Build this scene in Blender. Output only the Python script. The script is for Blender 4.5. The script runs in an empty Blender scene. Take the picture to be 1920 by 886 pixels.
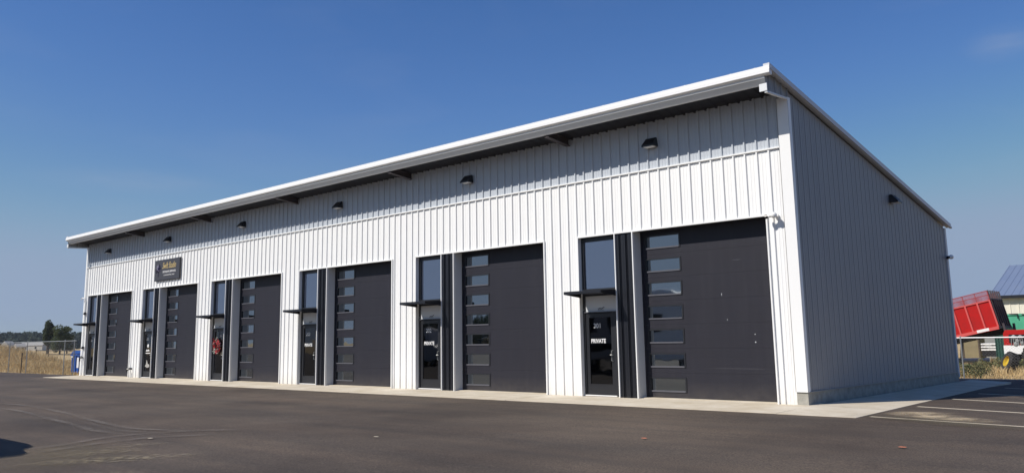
import bpy, bmesh, math, random
from mathutils import Vector, Matrix, noise
random.seed(7)
R = math.radians
sc = bpy.context.scene
col = sc.collection
AZ, EL = 25.0, 44.0            # sun: from the front left of the facade
W, JX, OPW, DRX, HT = 6.838, 1.815, 1.2186, 5.572, 4.27
XL, XR, DEP, REC = -0.55, 40.452, 11.4, 0.34

# ------------------------------------------------------------------ materials
def nt(name):
    m = bpy.data.materials.new(name); m.use_nodes = True
    t = m.node_tree; b = t.nodes['Principled BSDF']
    return m, t, b
def mat(name, c, rough=.5, metal=0, spec=.5, nz=None, bump=0, bscale=40, coat=0):
    """colour with a faint procedural mottling; nz=(scale, amount, colour2)"""
    m, t, b = nt(name)
    b.inputs['Base Color'].default_value = (*c, 1)
    b.inputs['Roughness'].default_value = rough
    b.inputs['Metallic'].default_value = metal
    b.inputs['Specular IOR Level'].default_value = spec
    b.inputs['Coat Weight'].default_value = coat
    tc = t.nodes.new('ShaderNodeTexCoord')
    if nz:
        sc_, amt, c2 = nz
        n = t.nodes.new('ShaderNodeTexNoise'); n.inputs['Scale'].default_value = sc_
        n.inputs['Detail'].default_value = 6; n.inputs['Roughness'].default_value = .65
        t.links.new(tc.outputs['Object'], n.inputs['Vector'])
        r = t.nodes.new('ShaderNodeMapRange'); r.inputs['From Min'].default_value = .35
        r.inputs['From Max'].default_value = .7; r.inputs['To Max'].default_value = amt
        t.links.new(n.outputs['Fac'], r.inputs['Value'])
        x = t.nodes.new('ShaderNodeMix'); x.data_type = 'RGBA'
        x.inputs['A'].default_value = (*c, 1); x.inputs['B'].default_value = (*c2, 1)
        t.links.new(r.outputs['Result'], x.inputs['Factor'])
        t.links.new(x.outputs['Result'], b.inputs['Base Color'])
    if bump:
        n2 = t.nodes.new('ShaderNodeTexNoise'); n2.inputs['Scale'].default_value = bscale
        n2.inputs['Detail'].default_value = 4
        t.links.new(tc.outputs['Object'], n2.inputs['Vector'])
        bp = t.nodes.new('ShaderNodeBump'); bp.inputs['Strength'].default_value = bump
        bp.inputs['Distance'].default_value = .02
        t.links.new(n2.outputs['Fac'], bp.inputs['Height'])
        t.links.new(bp.outputs['Normal'], b.inputs['Normal'])
    return m
M = {}
M['white'] = mat('white_metal', (.84, .84, .83), .42, 0, .4, (1.3, .35, (.79, .79, .77)), .03, 1.2)
def weather(m, base, dirt, splash):
    t = m.node_tree; L = t.links.new; b = t.nodes['Principled BSDF']; src = b.inputs['Base Color'].links[0].from_socket
    tc = t.nodes.new('ShaderNodeTexCoord'); mp = t.nodes.new('ShaderNodeMapping'); mp.inputs['Scale'].default_value = (3.3, 3.3, .22)
    n = t.nodes.new('ShaderNodeTexNoise'); n.inputs['Scale'].default_value = 1.6; n.inputs['Detail'].default_value = 7; n.inputs['Roughness'].default_value = .7
    L(tc.outputs['Object'], mp.inputs[0]); L(mp.outputs[0], n.inputs['Vector'])
    r = t.nodes.new('ShaderNodeMapRange'); r.inputs['From Min'].default_value = .48; r.inputs['From Max'].default_value = .8; r.inputs['To Max'].default_value = base
    L(n.outputs['Fac'], r.inputs['Value'])
    x = t.nodes.new('ShaderNodeMix'); x.data_type = 'RGBA'; L(r.outputs[0], x.inputs['Factor']); L(src, x.inputs['A']); x.inputs['B'].default_value = (*dirt, 1)
    sx = t.nodes.new('ShaderNodeSeparateXYZ'); L(tc.outputs['Object'], sx.inputs[0])
    n2 = t.nodes.new('ShaderNodeTexNoise'); n2.inputs['Scale'].default_value = 5; n2.inputs['Detail'].default_value = 5; L(tc.outputs['Object'], n2.inputs['Vector'])
    r2 = t.nodes.new('ShaderNodeMapRange'); r2.inputs['From Min'].default_value = .45; r2.inputs['From Max'].default_value = 0; r2.inputs['To Max'].default_value = splash
    L(sx.outputs[2], r2.inputs['Value']); mu = t.nodes.new('ShaderNodeMath'); mu.operation = 'MULTIPLY'; L(r2.outputs[0], mu.inputs[0]); L(n2.outputs['Fac'], mu.inputs[1])
    x2 = t.nodes.new('ShaderNodeMix'); x2.data_type = 'RGBA'; L(mu.outputs[0], x2.inputs['Factor']); L(x.outputs['Result'], x2.inputs['A']); x2.inputs['B'].default_value = (.42, .36, .28, 1)
    L(x2.outputs['Result'], b.inputs['Base Color'])
weather(M['white'], .4, (.72, .72, .70), .5)
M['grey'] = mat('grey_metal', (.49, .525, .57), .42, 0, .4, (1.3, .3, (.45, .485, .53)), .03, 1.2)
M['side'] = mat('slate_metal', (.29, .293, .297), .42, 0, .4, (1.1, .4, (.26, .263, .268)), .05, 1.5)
M['jamb'] = mat('grey_trim', (.55, .57, .60), .45)
M['trim'] = mat('white_trim', (.82, .82, .81), .35)
M['fascia'] = mat('fascia_white', (.70, .72, .73), .4)
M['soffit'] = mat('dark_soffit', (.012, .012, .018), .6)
M['steel'] = mat('primer_steel', (.06, .05, .055), .6)
M['black'] = mat('black_metal', (.012, .013, .018), .35, 0, .5)
M['frame'] = mat('black_frame', (.015, .016, .020), .4)
M['door'] = mat('charcoal_door', (.020, .0198, .0285), .5, 0, .3, (2.2, .5, (.019, .018, .024)), .12, 60)
M['rail'] = mat('window_rail', (.10, .10, .115), .35)
M['conc'] = mat('concrete', (.62, .56, .46), .85, 0, .2, (1.1, 1.0, (.48, .41, .30)), .15, 30)
M['found'] = mat('foundation_concrete', (.40, .385, .34), .9, 0, .2, (5, .9, (.24, .235, .21)), .5, 14)
M['brown'] = mat('dirt', (.16, .11, .065), .95, 0, .1, (.8, 1, (.10, .075, .045)), .5, 8)
M['stripe'] = mat('parking_paint', (.68, .60, .46), .8, 0, .2, (3, .5, (.45, .38, .30)))
M['galv'] = mat('galvanised_steel', (.38, .39, .38), .45, .5, .5, (6, .5, (.25, .26, .26)))
M['rust'] = mat('dark_pipe', (.035, .028, .022), .7)
M['plastic_w'] = mat('white_plastic', (.75, .75, .74), .4)
M['blue'] = mat('blue_paint', (.015, .085, .36), .45, 0, .5, (3, .5, (.02, .06, .25)))
M['gold'] = mat('gold_paint', (.62, .47, .20), .5)
M['letter'] = mat('white_lettering', (.75, .75, .75), .5)
M['purple'] = mat('purple_print', (.09, .085, .16), .6)
M['signface'] = mat('sign_face', (.045, .045, .055), .45)
M['red'] = mat('red_paint', (.44, .014, .014), .7, 0, .1, (2.5, .8, (.30, .02, .02)))
M['redrib'] = mat('faded_red', (.55, .08, .075), .6)
M['redmesh'] = mat('red_mesh', (.30, .05, .06), .6)
M['barn'] = mat('cream_metal', (.74, .71, .60), .55, 0, .3, (1, .4, (.56, .54, .44)))
M['barnroof'] = mat('blue_roof', (.145, .19, .29), .5, 0, .3, (.7, .6, (.18, .22, .31)))
M['green'] = mat('green_tank', (.08, .40, .24), .6, 0, .3, (2, .8, (.05, .26, .16)))
M['dkgreen'] = mat('dark_green_paint', (.02, .075, .06), .6, 0, .3, (3, .6, (.03, .09, .07)))
M['tan'] = mat('tan_board', (.26, .22, .13), .85, 0, .2, (3, .7, (.18, .15, .09)))
M['rubber'] = mat('rubber', (.02, .019, .02), .8, 0, .3, (9, .6, (.06, .055, .05)))
M['yellow'] = mat('yellow_rim', (.60, .43, .03), .5, 0, .4, (6, .7, (.30, .2, .05)))
M['bark'] = mat('bark', (.08, .06, .045), .9)
M['farwall'] = mat('pale_siding', (.55, .53, .48), .8)
M['farroof'] = mat('pale_roof', (.35, .34, .32), .7)
M['wreath_r'] = mat('red_flowers', (.45, .03, .04), .7)
M['wreath_g'] = mat('pale_leaves', (.35, .38, .32), .8)
M['orange'] = mat('orange_paint', (.75, .22, .10), .8)
M['inside'] = mat('dark_interior', (.02, .02, .02), .9)
M['carpaint'] = mat('silver_paint', (.25, .26, .28), .3, .4, .5, None, 0, 40, .5)

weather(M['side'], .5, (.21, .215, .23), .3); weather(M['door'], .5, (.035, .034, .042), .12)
def glass(name, c, rough=.03, dirty=.0):
    m, t, b = nt(name)
    b.inputs['Base Color'].default_value = (*c, 1); b.inputs['Metallic'].default_value = 1
    b.inputs['Roughness'].default_value = rough
    tc = t.nodes.new('ShaderNodeTexCoord'); n = t.nodes.new('ShaderNodeTexNoise')
    n.inputs['Scale'].default_value = .9; t.links.new(tc.outputs['Object'], n.inputs['Vector'])
    bp = t.nodes.new('ShaderNodeBump'); bp.inputs['Strength'].default_value = .3
    bp.inputs['Distance'].default_value = .02
    t.links.new(n.outputs['Fac'], bp.inputs['Height']); t.links.new(bp.outputs['Normal'], b.inputs['Normal'])
    return m
M['glass'] = glass('coated_glass', (.27, .295, .31), .03)
M['glass_t'] = glass('tinted_glass', (.32, .34, .39), .02)
M['glass_d'] = glass('dark_door_glass', (.06, .06, .062), .03)

def asphalt():
    m, t, b = nt('asphalt')
    L = t.links.new
    tc = t.nodes.new('ShaderNodeTexCoord')
    def noise_(s, d=5, r=.6, mp=None):
        n = t.nodes.new('ShaderNodeTexNoise'); n.inputs['Scale'].default_value = s
        n.inputs['Detail'].default_value = d; n.inputs['Roughness'].default_value = r
        L(mp.outputs[0] if mp else tc.outputs['Object'], n.inputs['Vector']); return n
    def ramp(src, a, b_, ca, cb):
        r = t.nodes.new('ShaderNodeValToRGB'); r.color_ramp.elements[0].position = a
        r.color_ramp.elements[1].position = b_
        r.color_ramp.elements[0].color = (*ca, 1); r.color_ramp.elements[1].color = (*cb, 1)
        L(src, r.inputs['Fac']); return r
    def mix(kind, f, a, c):
        x = t.nodes.new('ShaderNodeMix'); x.data_type = 'RGBA'; x.blend_type = kind
        if isinstance(f, float): x.inputs['Factor'].default_value = f
        else: L(f, x.inputs['Factor'])
        L(a, x.inputs['A']); L(c, x.inputs['B']); return x.outputs['Result']
    a = ramp(noise_(.22, 5, .6).outputs['Fac'], .35, .68, (.064, .051, .043), (.112, .091, .075))
    w = t.nodes.new('ShaderNodeMapping'); w.inputs['Scale'].default_value = (.12, .9, 1)
    w.inputs['Rotation'].default_value = (0, 0, R(8)); L(tc.outputs['Object'], w.inputs['Vector'])
    s = ramp(noise_(1.0, 6, .65, w).outputs['Fac'], .32, .7, (.74, .76, .77), (1.28, 1.22, 1.12))
    c1 = mix('MULTIPLY', 1.0, a.outputs['Color'], s.outputs['Color'])
    g = ramp(noise_(38, 4, .8).outputs['Fac'], .38, .72, (.5, .5, .52), (1.75, 1.7, 1.6))
    c2 = mix('MULTIPLY', 1.0, c1, g.outputs['Color'])
    v = t.nodes.new('ShaderNodeTexVoronoi'); v.inputs['Scale'].default_value = 22
    L(tc.outputs['Object'], v.inputs['Vector'])
    sp = ramp(v.outputs['Distance'], .05, .11, (1, 1, 1), (0, 0, 0))
    k = ramp(noise_(3.2, 3, .6).outputs['Fac'], .55, .72, (0, 0, 0), (.6, .6, .6))
    f = t.nodes.new('ShaderNodeMath'); f.operation = 'MULTIPLY'
    L(sp.outputs['Color'], f.inputs[0]); L(k.outputs['Color'], f.inputs[1])
    st = t.nodes.new('ShaderNodeRGB'); st.outputs[0].default_value = (.24, .21, .17, 1)
    L(mix('MIX', f.outputs[0], c2, st.outputs[0]), b.inputs['Base Color'])
    b.inputs['Roughness'].default_value = .82; b.inputs['Specular IOR Level'].default_value = .3
    bp = t.nodes.new('ShaderNodeBump'); bp.inputs['Strength'].default_value = .35; bp.inputs['Distance'].default_value = .01
    L(noise_(60, 3, .8).outputs['Fac'], bp.inputs['Height']); L(bp.outputs['Normal'], b.inputs['Normal'])
    return m
M['asphalt'] = asphalt()

def veg(name, cols, scale, rough=.9, transl=.25):
    m, t, b = nt(name)
    L = t.links.new
    tc = t.nodes.new('ShaderNodeTexCoord'); n = t.nodes.new('ShaderNodeTexNoise')
    n.inputs['Scale'].default_value = scale; n.inputs['Detail'].default_value = 6; n.inputs['Roughness'].default_value = .75
    L(tc.outputs['Object'], n.inputs['Vector'])
    r = t.nodes.new('ShaderNodeValToRGB'); e = r.color_ramp.elements
    e[0].position, e[1].position = .3, .72
    e[0].color = (*cols[0], 1); e[1].color = (*cols[-1], 1)
    for i, c in enumerate(cols[1:-1]):
        q = e.new(.3 + .42 * (i + 1) / (len(cols) - 1)); q.color = (*c, 1)
    L(n.outputs['Fac'], r.inputs['Fac']); L(r.outputs['Color'], b.inputs['Base Color'])
    b.inputs['Roughness'].default_value = rough; b.inputs['Specular IOR Level'].default_value = .15
    if transl:
        tr = t.nodes.new('ShaderNodeBsdfTranslucent'); L(r.outputs['Color'], tr.inputs['Color'])
        mx = t.nodes.new('ShaderNodeMixShader'); mx.inputs[0].default_value = transl
        L(b.outputs[0], mx.inputs[1]); L(tr.outputs[0], mx.inputs[2])
        L(mx.outputs[0], t.nodes['Material Output'].inputs['Surface'])
    return m
M['field'] = veg('dry_field', [(.32, .21, .10), (.42, .30, .15), (.50, .38, .20), (.36, .29, .15)], .12, transl=0)
M['drygrass'] = veg('dry_grass', [(.30, .19, .09), (.52, .38, .19), (.64, .50, .28), (.32, .25, .13)], 1.3)
M['weeds'] = veg('green_weeds', [(.08, .10, .045), (.13, .145, .065), (.22, .19, .09), (.10, .12, .055)], 1.6)
M['leaf'] = veg('tree_leaves', [(.035, .05, .025), (.055, .072, .036), (.08, .095, .048)], .5)
M['leaf2'] = veg('tree_leaves_light', [(.05, .068, .032), (.08, .10, .045), (.11, .125, .06)], .5)
M['woods'] = veg('far_woods', [(.022, .034, .026), (.032, .047, .034), (.042, .058, .038)], .05)

def dustmat(name, c, scale, lo, hi, amt, edge=1.0):
    """dusty film on the asphalt, broken up by noise; fades out towards the sheet's rim (uv radius)"""
    m, t, b = nt(name); L = t.links.new
    b.inputs['Base Color'].default_value = (*c, 1); b.inputs['Roughness'].default_value = .95
    b.inputs['Specular IOR Level'].default_value = .1
    tc = t.nodes.new('ShaderNodeTexCoord'); n = t.nodes.new('ShaderNodeTexNoise')
    n.inputs['Scale'].default_value = scale; n.inputs['Detail'].default_value = 7; n.inputs['Roughness'].default_value = .75
    L(tc.outputs['Object'], n.inputs['Vector'])
    at_ = t.nodes.new('ShaderNodeAttribute'); at_.attribute_name = 'fade'
    r = t.nodes.new('ShaderNodeMapRange'); r.inputs['From Min'].default_value = lo; r.inputs['From Max'].default_value = hi
    r.inputs['To Max'].default_value = amt
    L(n.outputs['Fac'], r.inputs['Value'])
    mu = t.nodes.new('ShaderNodeMath'); mu.operation = 'MULTIPLY'
    L(r.outputs['Result'], mu.inputs[0]); L(at_.outputs['Fac'], mu.inputs[1])
    tr = t.nodes.new('ShaderNodeBsdfTransparent'); mx = t.nodes.new('ShaderNodeMixShader')
    L(mu.outputs[0], mx.inputs[0]); L(tr.outputs[0], mx.inputs[1]); L(b.outputs[0], mx.inputs[2])
    L(mx.outputs[0], t.nodes['Material Output'].inputs['Surface'])
    return m
M['track'] = dustmat('track_dust', (.25, .225, .20), 3, .28, .75, .8)
M['dust'] = dustmat('pale_dust', (.40, .34, .24), 7, .46, .60, 1)
M['film'] = dustmat('brown_film', (.17, .145, .10), 1.2, .25, .65, .8)
M['sand'] = dustmat('sand_spill', (.62, .50, .34), 2.6, .36, .56, 1)

# ------------------------------------------------------------------ mesh helper
class MB:
    def __init__(s): s.v = []; s.f = []; s.m = []; s.cur = 0
    def q(s, *p):
        n = len(s.v); s.v += [tuple(x) for x in p]; s.f.append(tuple(range(n, n + len(p)))); s.m.append(s.cur)
    def box(s, x0, x1, y0, y1, z0, z1, M_=None):
        p = [(x, y, z) for x in (x0, x1) for y in (y0, y1) for z in (z0, z1)]
        if M_ is not None: p = [tuple(M_ @ Vector(a)) for a in p]
        n = len(s.v); s.v += p
        for f in ((0, 1, 3, 2), (4, 6, 7, 5), (0, 4, 5, 1), (2, 3, 7, 6), (0, 2, 6, 4), (1, 5, 7, 3)):
            s.f.append(tuple(n + i for i in f)); s.m.append(s.cur)
        return s
    def prism(s, pts, y0, y1, M_=None):
        """polygon in xz extruded along y"""
        k = len(pts); p = [(x, y0, z) for x, z in pts] + [(x, y1, z) for x, z in pts]
        if M_ is not None: p = [tuple(M_ @ Vector(a)) for a in p]
        n = len(s.v); s.v += p
        s.f.append(tuple(n + i for i in range(k))); s.f.append(tuple(n + k + i for i in reversed(range(k)))); s.m += [s.cur] * 2
        for i in range(k):
            j = (i + 1) % k; s.f.append((n + i, n + k + i, n + k + j, n + j)); s.m.append(s.cur)
        return s
    def tube(s, pts, r, seg=8, r2=None, cap=True):
        pts = [Vector(p) for p in pts]; rings = []
        for i, p in enumerate(pts):
            d = (pts[min(i + 1, len(pts) - 1)] - pts[max(i - 1, 0)]).normalized()
            a = d.cross(Vector((0, 0, 1)));
            if a.length < .05: a = d.cross(Vector((1, 0, 0)))
            a.normalize(); b = d.cross(a)
            rr = r if r2 is None else r + (r2 - r) * i / (len(pts) - 1)
            n = len(s.v); rings.append(n)
            s.v += [tuple(p + a * math.cos(t) * rr + b * math.sin(t) * rr) for t in [2 * math.pi * k / seg for k in range(seg)]]
        for A, B in zip(rings, rings[1:]):
            for k in range(seg):
                s.f.append((A + k, A + (k + 1) % seg, B + (k + 1) % seg, B + k)); s.m.append(s.cur)
        if cap:
            s.f.append(tuple(reversed(range(rings[0], rings[0] + seg)))); s.f.append(tuple(range(rings[-1], rings[-1] + seg))); s.m += [s.cur] * 2
        return s
    def lathe(s, prof, M_, seg=24):
        """profile (r, h) turned about local z"""
        n0 = len(s.v); k = len(prof)
        for i in range(seg):
            t = 2 * math.pi * i / seg
            for r, h in prof: s.v.append(tuple(M_ @ Vector((r * math.cos(t), r * math.sin(t), h))))
        for i in range(seg):
            j = (i + 1) % seg
            for a in range(k - 1):
                s.f.append((n0 + i * k + a, n0 + j * k + a, n0 + j * k + a + 1, n0 + i * k + a + 1)); s.m.append(s.cur)
        return s
    def build(s, name, mats, parent=None, loc=None, bevel=0, smooth=False):
        me = bpy.data.meshes.new(name); me.from_pydata(s.v, [], s.f)
        if not isinstance(mats, (list, tuple)): mats = [mats]
        for m in mats: me.materials.append(m)
        me.polygons.foreach_set('material_index', s.m)
        if smooth: me.polygons.foreach_set('use_smooth', [True] * len(s.f))
        me.update()
        bm = bmesh.new(); bm.from_mesh(me)
        bmesh.ops.remove_doubles(bm, verts=bm.verts, dist=1e-5) if bevel else None
        bmesh.ops.recalc_face_normals(bm, faces=bm.faces) if len(s.f) < 20000 else None
        bm.to_mesh(me); bm.free()
        o = bpy.data.objects.new(name, me); col.objects.link(o)
        if parent is not None: o.parent = parent
        if loc is not None: o.location = loc
        if bevel:
            b = o.modifiers.new('bevel', 'BEVEL'); b.width = bevel; b.segments = 2; b.limit_method = 'ANGLE'
        return o
def tag(o, label=None, cat=None, group=None, kind=None):
    if label: o['label'] = label
    if cat: o['category'] = cat
    if group: o['group'] = group
    if kind: o['kind'] = kind
    return o
def empty(name, loc=(0, 0, 0), rz=0, **k):
    o = bpy.data.objects.new(name, None); col.objects.link(o); o.location = loc; o.rotation_euler.z = rz
    return tag(o, **k)
def dup(o, parent=None):
    c = o.copy(); col.objects.link(c); c.parent = parent
    for ch in list(o.children): dup(ch, c)
    return c
def text(s, name, m, size, loc, parent, shear=0, align='LEFT', bold=0, sx=1):
    cu = bpy.data.curves.new(name, 'FONT'); cu.body = s; cu.size = size; cu.shear = shear
    cu.align_x = align; cu.offset = bold; cu.extrude = .002; cu.resolution_u = 3
    o = bpy.data.objects.new('tmp', cu); col.objects.link(o)
    bpy.context.view_layer.update()
    me = bpy.data.meshes.new_from_object(o.evaluated_get(bpy.context.evaluated_depsgraph_get()))
    bpy.data.objects.remove(o); me.name = name; me.materials.clear(); me.materials.append(m)
    me.transform(Matrix.Rotation(R(90), 4, 'X') @ Matrix.Diagonal((sx, 1, 1, 1)))
    t = bpy.data.objects.new(name, me); col.objects.link(t); t.parent = parent; t.location = loc
    return t

# ------------------------------------------------------------------ world, sun, camera
w = bpy.data.worlds.new('World'); sc.world = w; w.use_nodes = True
t = w.node_tree; L = t.links.new
sky = t.nodes.new('ShaderNodeTexSky'); sky.sky_type = 'NISHITA'; sky.sun_disc = False
sky.sun_elevation = R(EL); sky.sun_rotation = R(180 + AZ); sky.altitude = 50
sky.air_density = 1.0; sky.dust_density = .25; sky.ozone_density = 2.6
bg = t.nodes['Background']; bg.inputs['Strength'].default_value = .085
# very faint high cirrus wisps
tc = t.nodes.new('ShaderNodeTexCoord'); mp = t.nodes.new('ShaderNodeMapping'); mp.inputs['Scale'].default_value = (1.2, 1.2, 6)
n = t.nodes.new('ShaderNodeTexNoise'); n.inputs['Scale'].default_value = 2.6; n.inputs['Detail'].default_value = 6
n.inputs['Distortion'].default_value = .6
r = t.nodes.new('ShaderNodeMapRange'); r.inputs['From Min'].default_value = .55; r.inputs['From Max'].default_value = .80; r.inputs['To Max'].default_value = .08
mx = t.nodes.new('ShaderNodeMix'); mx.data_type = 'RGBA'; mx.inputs['B'].default_value = (4.2, 4.9, 6.4, 1)
L(tc.outputs['Generated'], mp.inputs['Vector']); L(mp.outputs[0], n.inputs['Vector']); L(n.outputs['Fac'], r.inputs['Value'])
hs = t.nodes.new('ShaderNodeHueSaturation'); hs.inputs['Saturation'].default_value = 1.22; hs.inputs['Value'].default_value = 1.0
L(sky.outputs[0], hs.inputs['Color'])
sep = t.nodes.new('ShaderNodeSeparateColor'); comb = t.nodes.new('ShaderNodeCombineColor'); L(hs.outputs[0], sep.inputs[0])
for i_, (k_, e_, c_) in enumerate(((1.04, 1.08, 3.4), (1.04, 1.02, 4.45), (1.30, 1.0, 6.2))):     # summer-haze response of the sky colour
    p_ = t.nodes.new('ShaderNodeMath'); p_.operation = 'POWER'; p_.inputs[1].default_value = e_
    m_ = t.nodes.new('ShaderNodeMath'); m_.operation = 'MULTIPLY'; m_.inputs[1].default_value = k_
    L(sep.outputs[i_], p_.inputs[0]); L(p_.outputs[0], m_.inputs[0])
    q_ = t.nodes.new('ShaderNodeMath'); q_.operation = 'SMOOTH_MIN'; q_.inputs[1].default_value = c_; q_.inputs[2].default_value = 1.4
    L(m_.outputs[0], q_.inputs[0]); L(q_.outputs[0], comb.inputs[i_])
tot = r.outputs['Result']
n9 = t.nodes.new('ShaderNodeTexNoise'); n9.inputs['Scale'].default_value = 22; n9.inputs['Detail'].default_value = 5; L(mp.outputs[0], n9.inputs['Vector'])
for dv_, sc2, rad, amt in (((-.180, .940, .288), (1, 1, 2.2), .05, .34), ((-.905, .385, .176), (1, 1, 7), .13, .30)):      # two small pale cirrus patches
    sb = t.nodes.new('ShaderNodeVectorMath'); sb.operation = 'SUBTRACT'; sb.inputs[1].default_value = dv_; L(tc.outputs['Generated'], sb.inputs[0])
    ml = t.nodes.new('ShaderNodeVectorMath'); ml.operation = 'MULTIPLY'; ml.inputs[1].default_value = sc2; L(sb.outputs[0], ml.inputs[0])
    ln = t.nodes.new('ShaderNodeVectorMath'); ln.operation = 'LENGTH'; L(ml.outputs[0], ln.inputs[0])
    mr = t.nodes.new('ShaderNodeMapRange'); mr.interpolation_type = 'SMOOTHSTEP'; mr.inputs['From Min'].default_value = rad; mr.inputs['From Max'].default_value = 0; mr.inputs['To Max'].default_value = amt
    L(ln.outputs['Value'], mr.inputs['Value'])
    m1 = t.nodes.new('ShaderNodeMath'); m1.operation = 'MULTIPLY'; L(mr.outputs[0], m1.inputs[0]); L(n9.outputs['Fac'], m1.inputs[1])
    a1 = t.nodes.new('ShaderNodeMath'); a1.operation = 'ADD'; L(tot, a1.inputs[0]); L(m1.outputs[0], a1.inputs[1]); tot = a1.outputs[0]
L(tot, mx.inputs['Factor']); L(comb.outputs[0], mx.inputs['A']); L(mx.outputs['Result'], bg.inputs['Color'])
sd = bpy.data.lights.new('sun', 'SUN'); sd.energy = 4.95; sd.angle = R(.5); sd.color = (1, .945, .87)
so = bpy.data.objects.new('sun', sd); col.objects.link(so)
d = Vector((-math.sin(R(AZ)) * math.cos(R(EL)), -math.cos(R(AZ)) * math.cos(R(EL)), math.sin(R(EL))))
so.rotation_euler = d.to_track_quat('Z', 'Y').to_euler(); so.location = (20, -40, 40)
cd = bpy.data.cameras.new('camera'); cam = bpy.data.objects.new('camera', cd); col.objects.link(cam); sc.camera = cam
cr = Vector((.7350058, .6778596, -.0165164)); cu_ = Vector((.1205067, -.1066178, .9869705)); cf = Vector((-.6672665, .7274194, .1600513))
mw = Matrix((( cr.x, cu_.x, -cf.x, 48.52377), (cr.y, cu_.y, -cf.y, -18.35282), (cr.z, cu_.z, -cf.z, 1.523127), (0, 0, 0, 1)))
cam.matrix_world = mw
cd.sensor_width = 36; cd.lens = 1572.83 * 36 / 1920; cd.shift_y = (381.13 - 443) / 1920
cd.clip_start = .1; cd.clip_end = 6000
sc.view_settings.view_transform = 'Standard'; sc.view_settings.look = 'None'; sc.view_settings.exposure = 0; sc.view_settings.gamma = 1

# ------------------------------------------------------------------ ground
def gz(x, y):
    dx = max(0, x - 42.15); dy = max(0, -1.88 - y)
    return -.05 - .012 * min(math.hypot(dx, dy), 8) - .02 * min(7.3, max(0, y - 9))
def berm(x, y):
    h = 1.35 * math.exp(-((x + 31) / 8) ** 2 - ((y - 4.6) / 2.4) ** 2) + .35 * math.exp(-((x + 17) / 4) ** 2 - ((y - 2.5) / 1.5) ** 2)
    return h * min(1, max(0, (y - .9) / 2.0))
def field(x, y):
    if x < 20: return -.07 + berm(x, y) + .05 * noise.noise((x * .4, y * .4, 0))
    return -.2 - .04 * min(1, max(0, (y - 17) / 10)) + .05 * noise.noise((x * .4, y * .4, 0))
def grid(name, xs, ys, zf, keep, m):
    idx = {}; v = []; f = []
    for i, x in enumerate(xs):
        for j, y in enumerate(ys): idx[i, j] = len(v); v.append((x, y, zf(x, y)))
    for i in range(len(xs) - 1):
        for j in range(len(ys) - 1):
            if keep((xs[i] + xs[i + 1]) / 2, (ys[j] + ys[j + 1]) / 2):
                f.append((idx[i, j], idx[i + 1, j], idx[i + 1, j + 1], idx[i, j + 1]))
    me = bpy.data.meshes.new(name); me.from_pydata(v, [], f); me.materials.append(m)
    me.polygons.foreach_set('use_smooth', [True] * len(f))
    o = bpy.data.objects.new(name, me); col.objects.link(o); return o
def inasph(x, y): return y < .45 or (x > 36 and y < 16.25) or (x > 0 and y < 16.25)
ax = [-90, -70, -50, -40, -30] + list(range(-25, 42)) + [42.15 + i for i in range(0, 20)] + [65, 70, 80, 90]
ay = [-70, -50, -40, -30, -26] + [-22 + i for i in range(20)] + [-1.88, -1, .45, 1, 2, 3, 4, 5, 6, 7, 8, 9, 10, 11, 12, 13, 14, 15, 16.25]
tag(grid('asphalt_lot', ax, ay, gz, lambda x, y: inasph(x, y), M['asphalt']), kind='structure')
gx = [-3000, -1500, -700, -300, -150, -90, -70, -60, -50, -45] + [-42 + i for i in range(42)] + list(range(0, 60, 3)) + [65, 80, 120, 300, 900, 3000]
gy = [-3000, -900, -300, -120, -70, -40, -20, -10, -5, 0, .45, 1.2] + [2 + i for i in range(0, 34)] + [38, 45, 60, 90, 150, 300, 700, 1500, 3000]
def gfun(x, y):
    if (y < .46 and abs(x) < 80 and y > -70) or (x > 0 and x < 75 and -70 < y < 16.2): return -.25
    return field(x, y) if abs(x) < 60 and abs(y) < 60 else -.2
tag(grid('ground', gx, gy, gfun, lambda x, y: True, M['field']), kind='structure')

# concrete apron: front strip and side strip with joints
b = MB()
xs = [XL - .05, 5.7, 12.5, 19.4, 26.2, 33.05, 40.6]
for a, c in zip(xs, xs[1:]):
    a2, c2 = a + .011, c - .011
    b.q((a2, -1.86, -.035), (c2, -1.86, -.035), (c2, .6, 0), (a2, .6, 0))
    b.q((a2, -1.86, -.035), (c2, -1.86, -.035), (c2, -1.86, -.2), (a2, -1.86, -.2))
ys = [-1.9, .05, 3, 6, 9, 12.1]
for a, c in zip(ys, ys[1:]):
    x1, x2 = 42.2 - .03 * (a + 1.9), 42.2 - .03 * (c + 1.9)
    a2, c2 = a + (.006 if a > -1.8 else 0), c - .006
    b.q((40.612, a2, -.0 - .035 * max(0, min(1, -a / 1.9))), (x1, a2, -.046), (x2, c2, -.046), (40.612, c2, -.0))
    b.q((x1, a2, -.046), (x2, c2, -.046), (x2, c2, -.2), (x1, a2, -.2))
b.q((40.612, -1.9, -.035), (42.2, -1.9, -.046), (42.2, -1.9, -.2), (40.612, -1.9, -.2))
b.box(XL, 40.7, -1.8, 0, -.3, -.06); 
tag(b.build('sidewalk', M['conc']), kind='structure')
b = MB()
b.box(36, 60, 16.25, 16.42, -.4, -.17)
tag(b.build('kerb', M['conc']), kind='structure')

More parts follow.
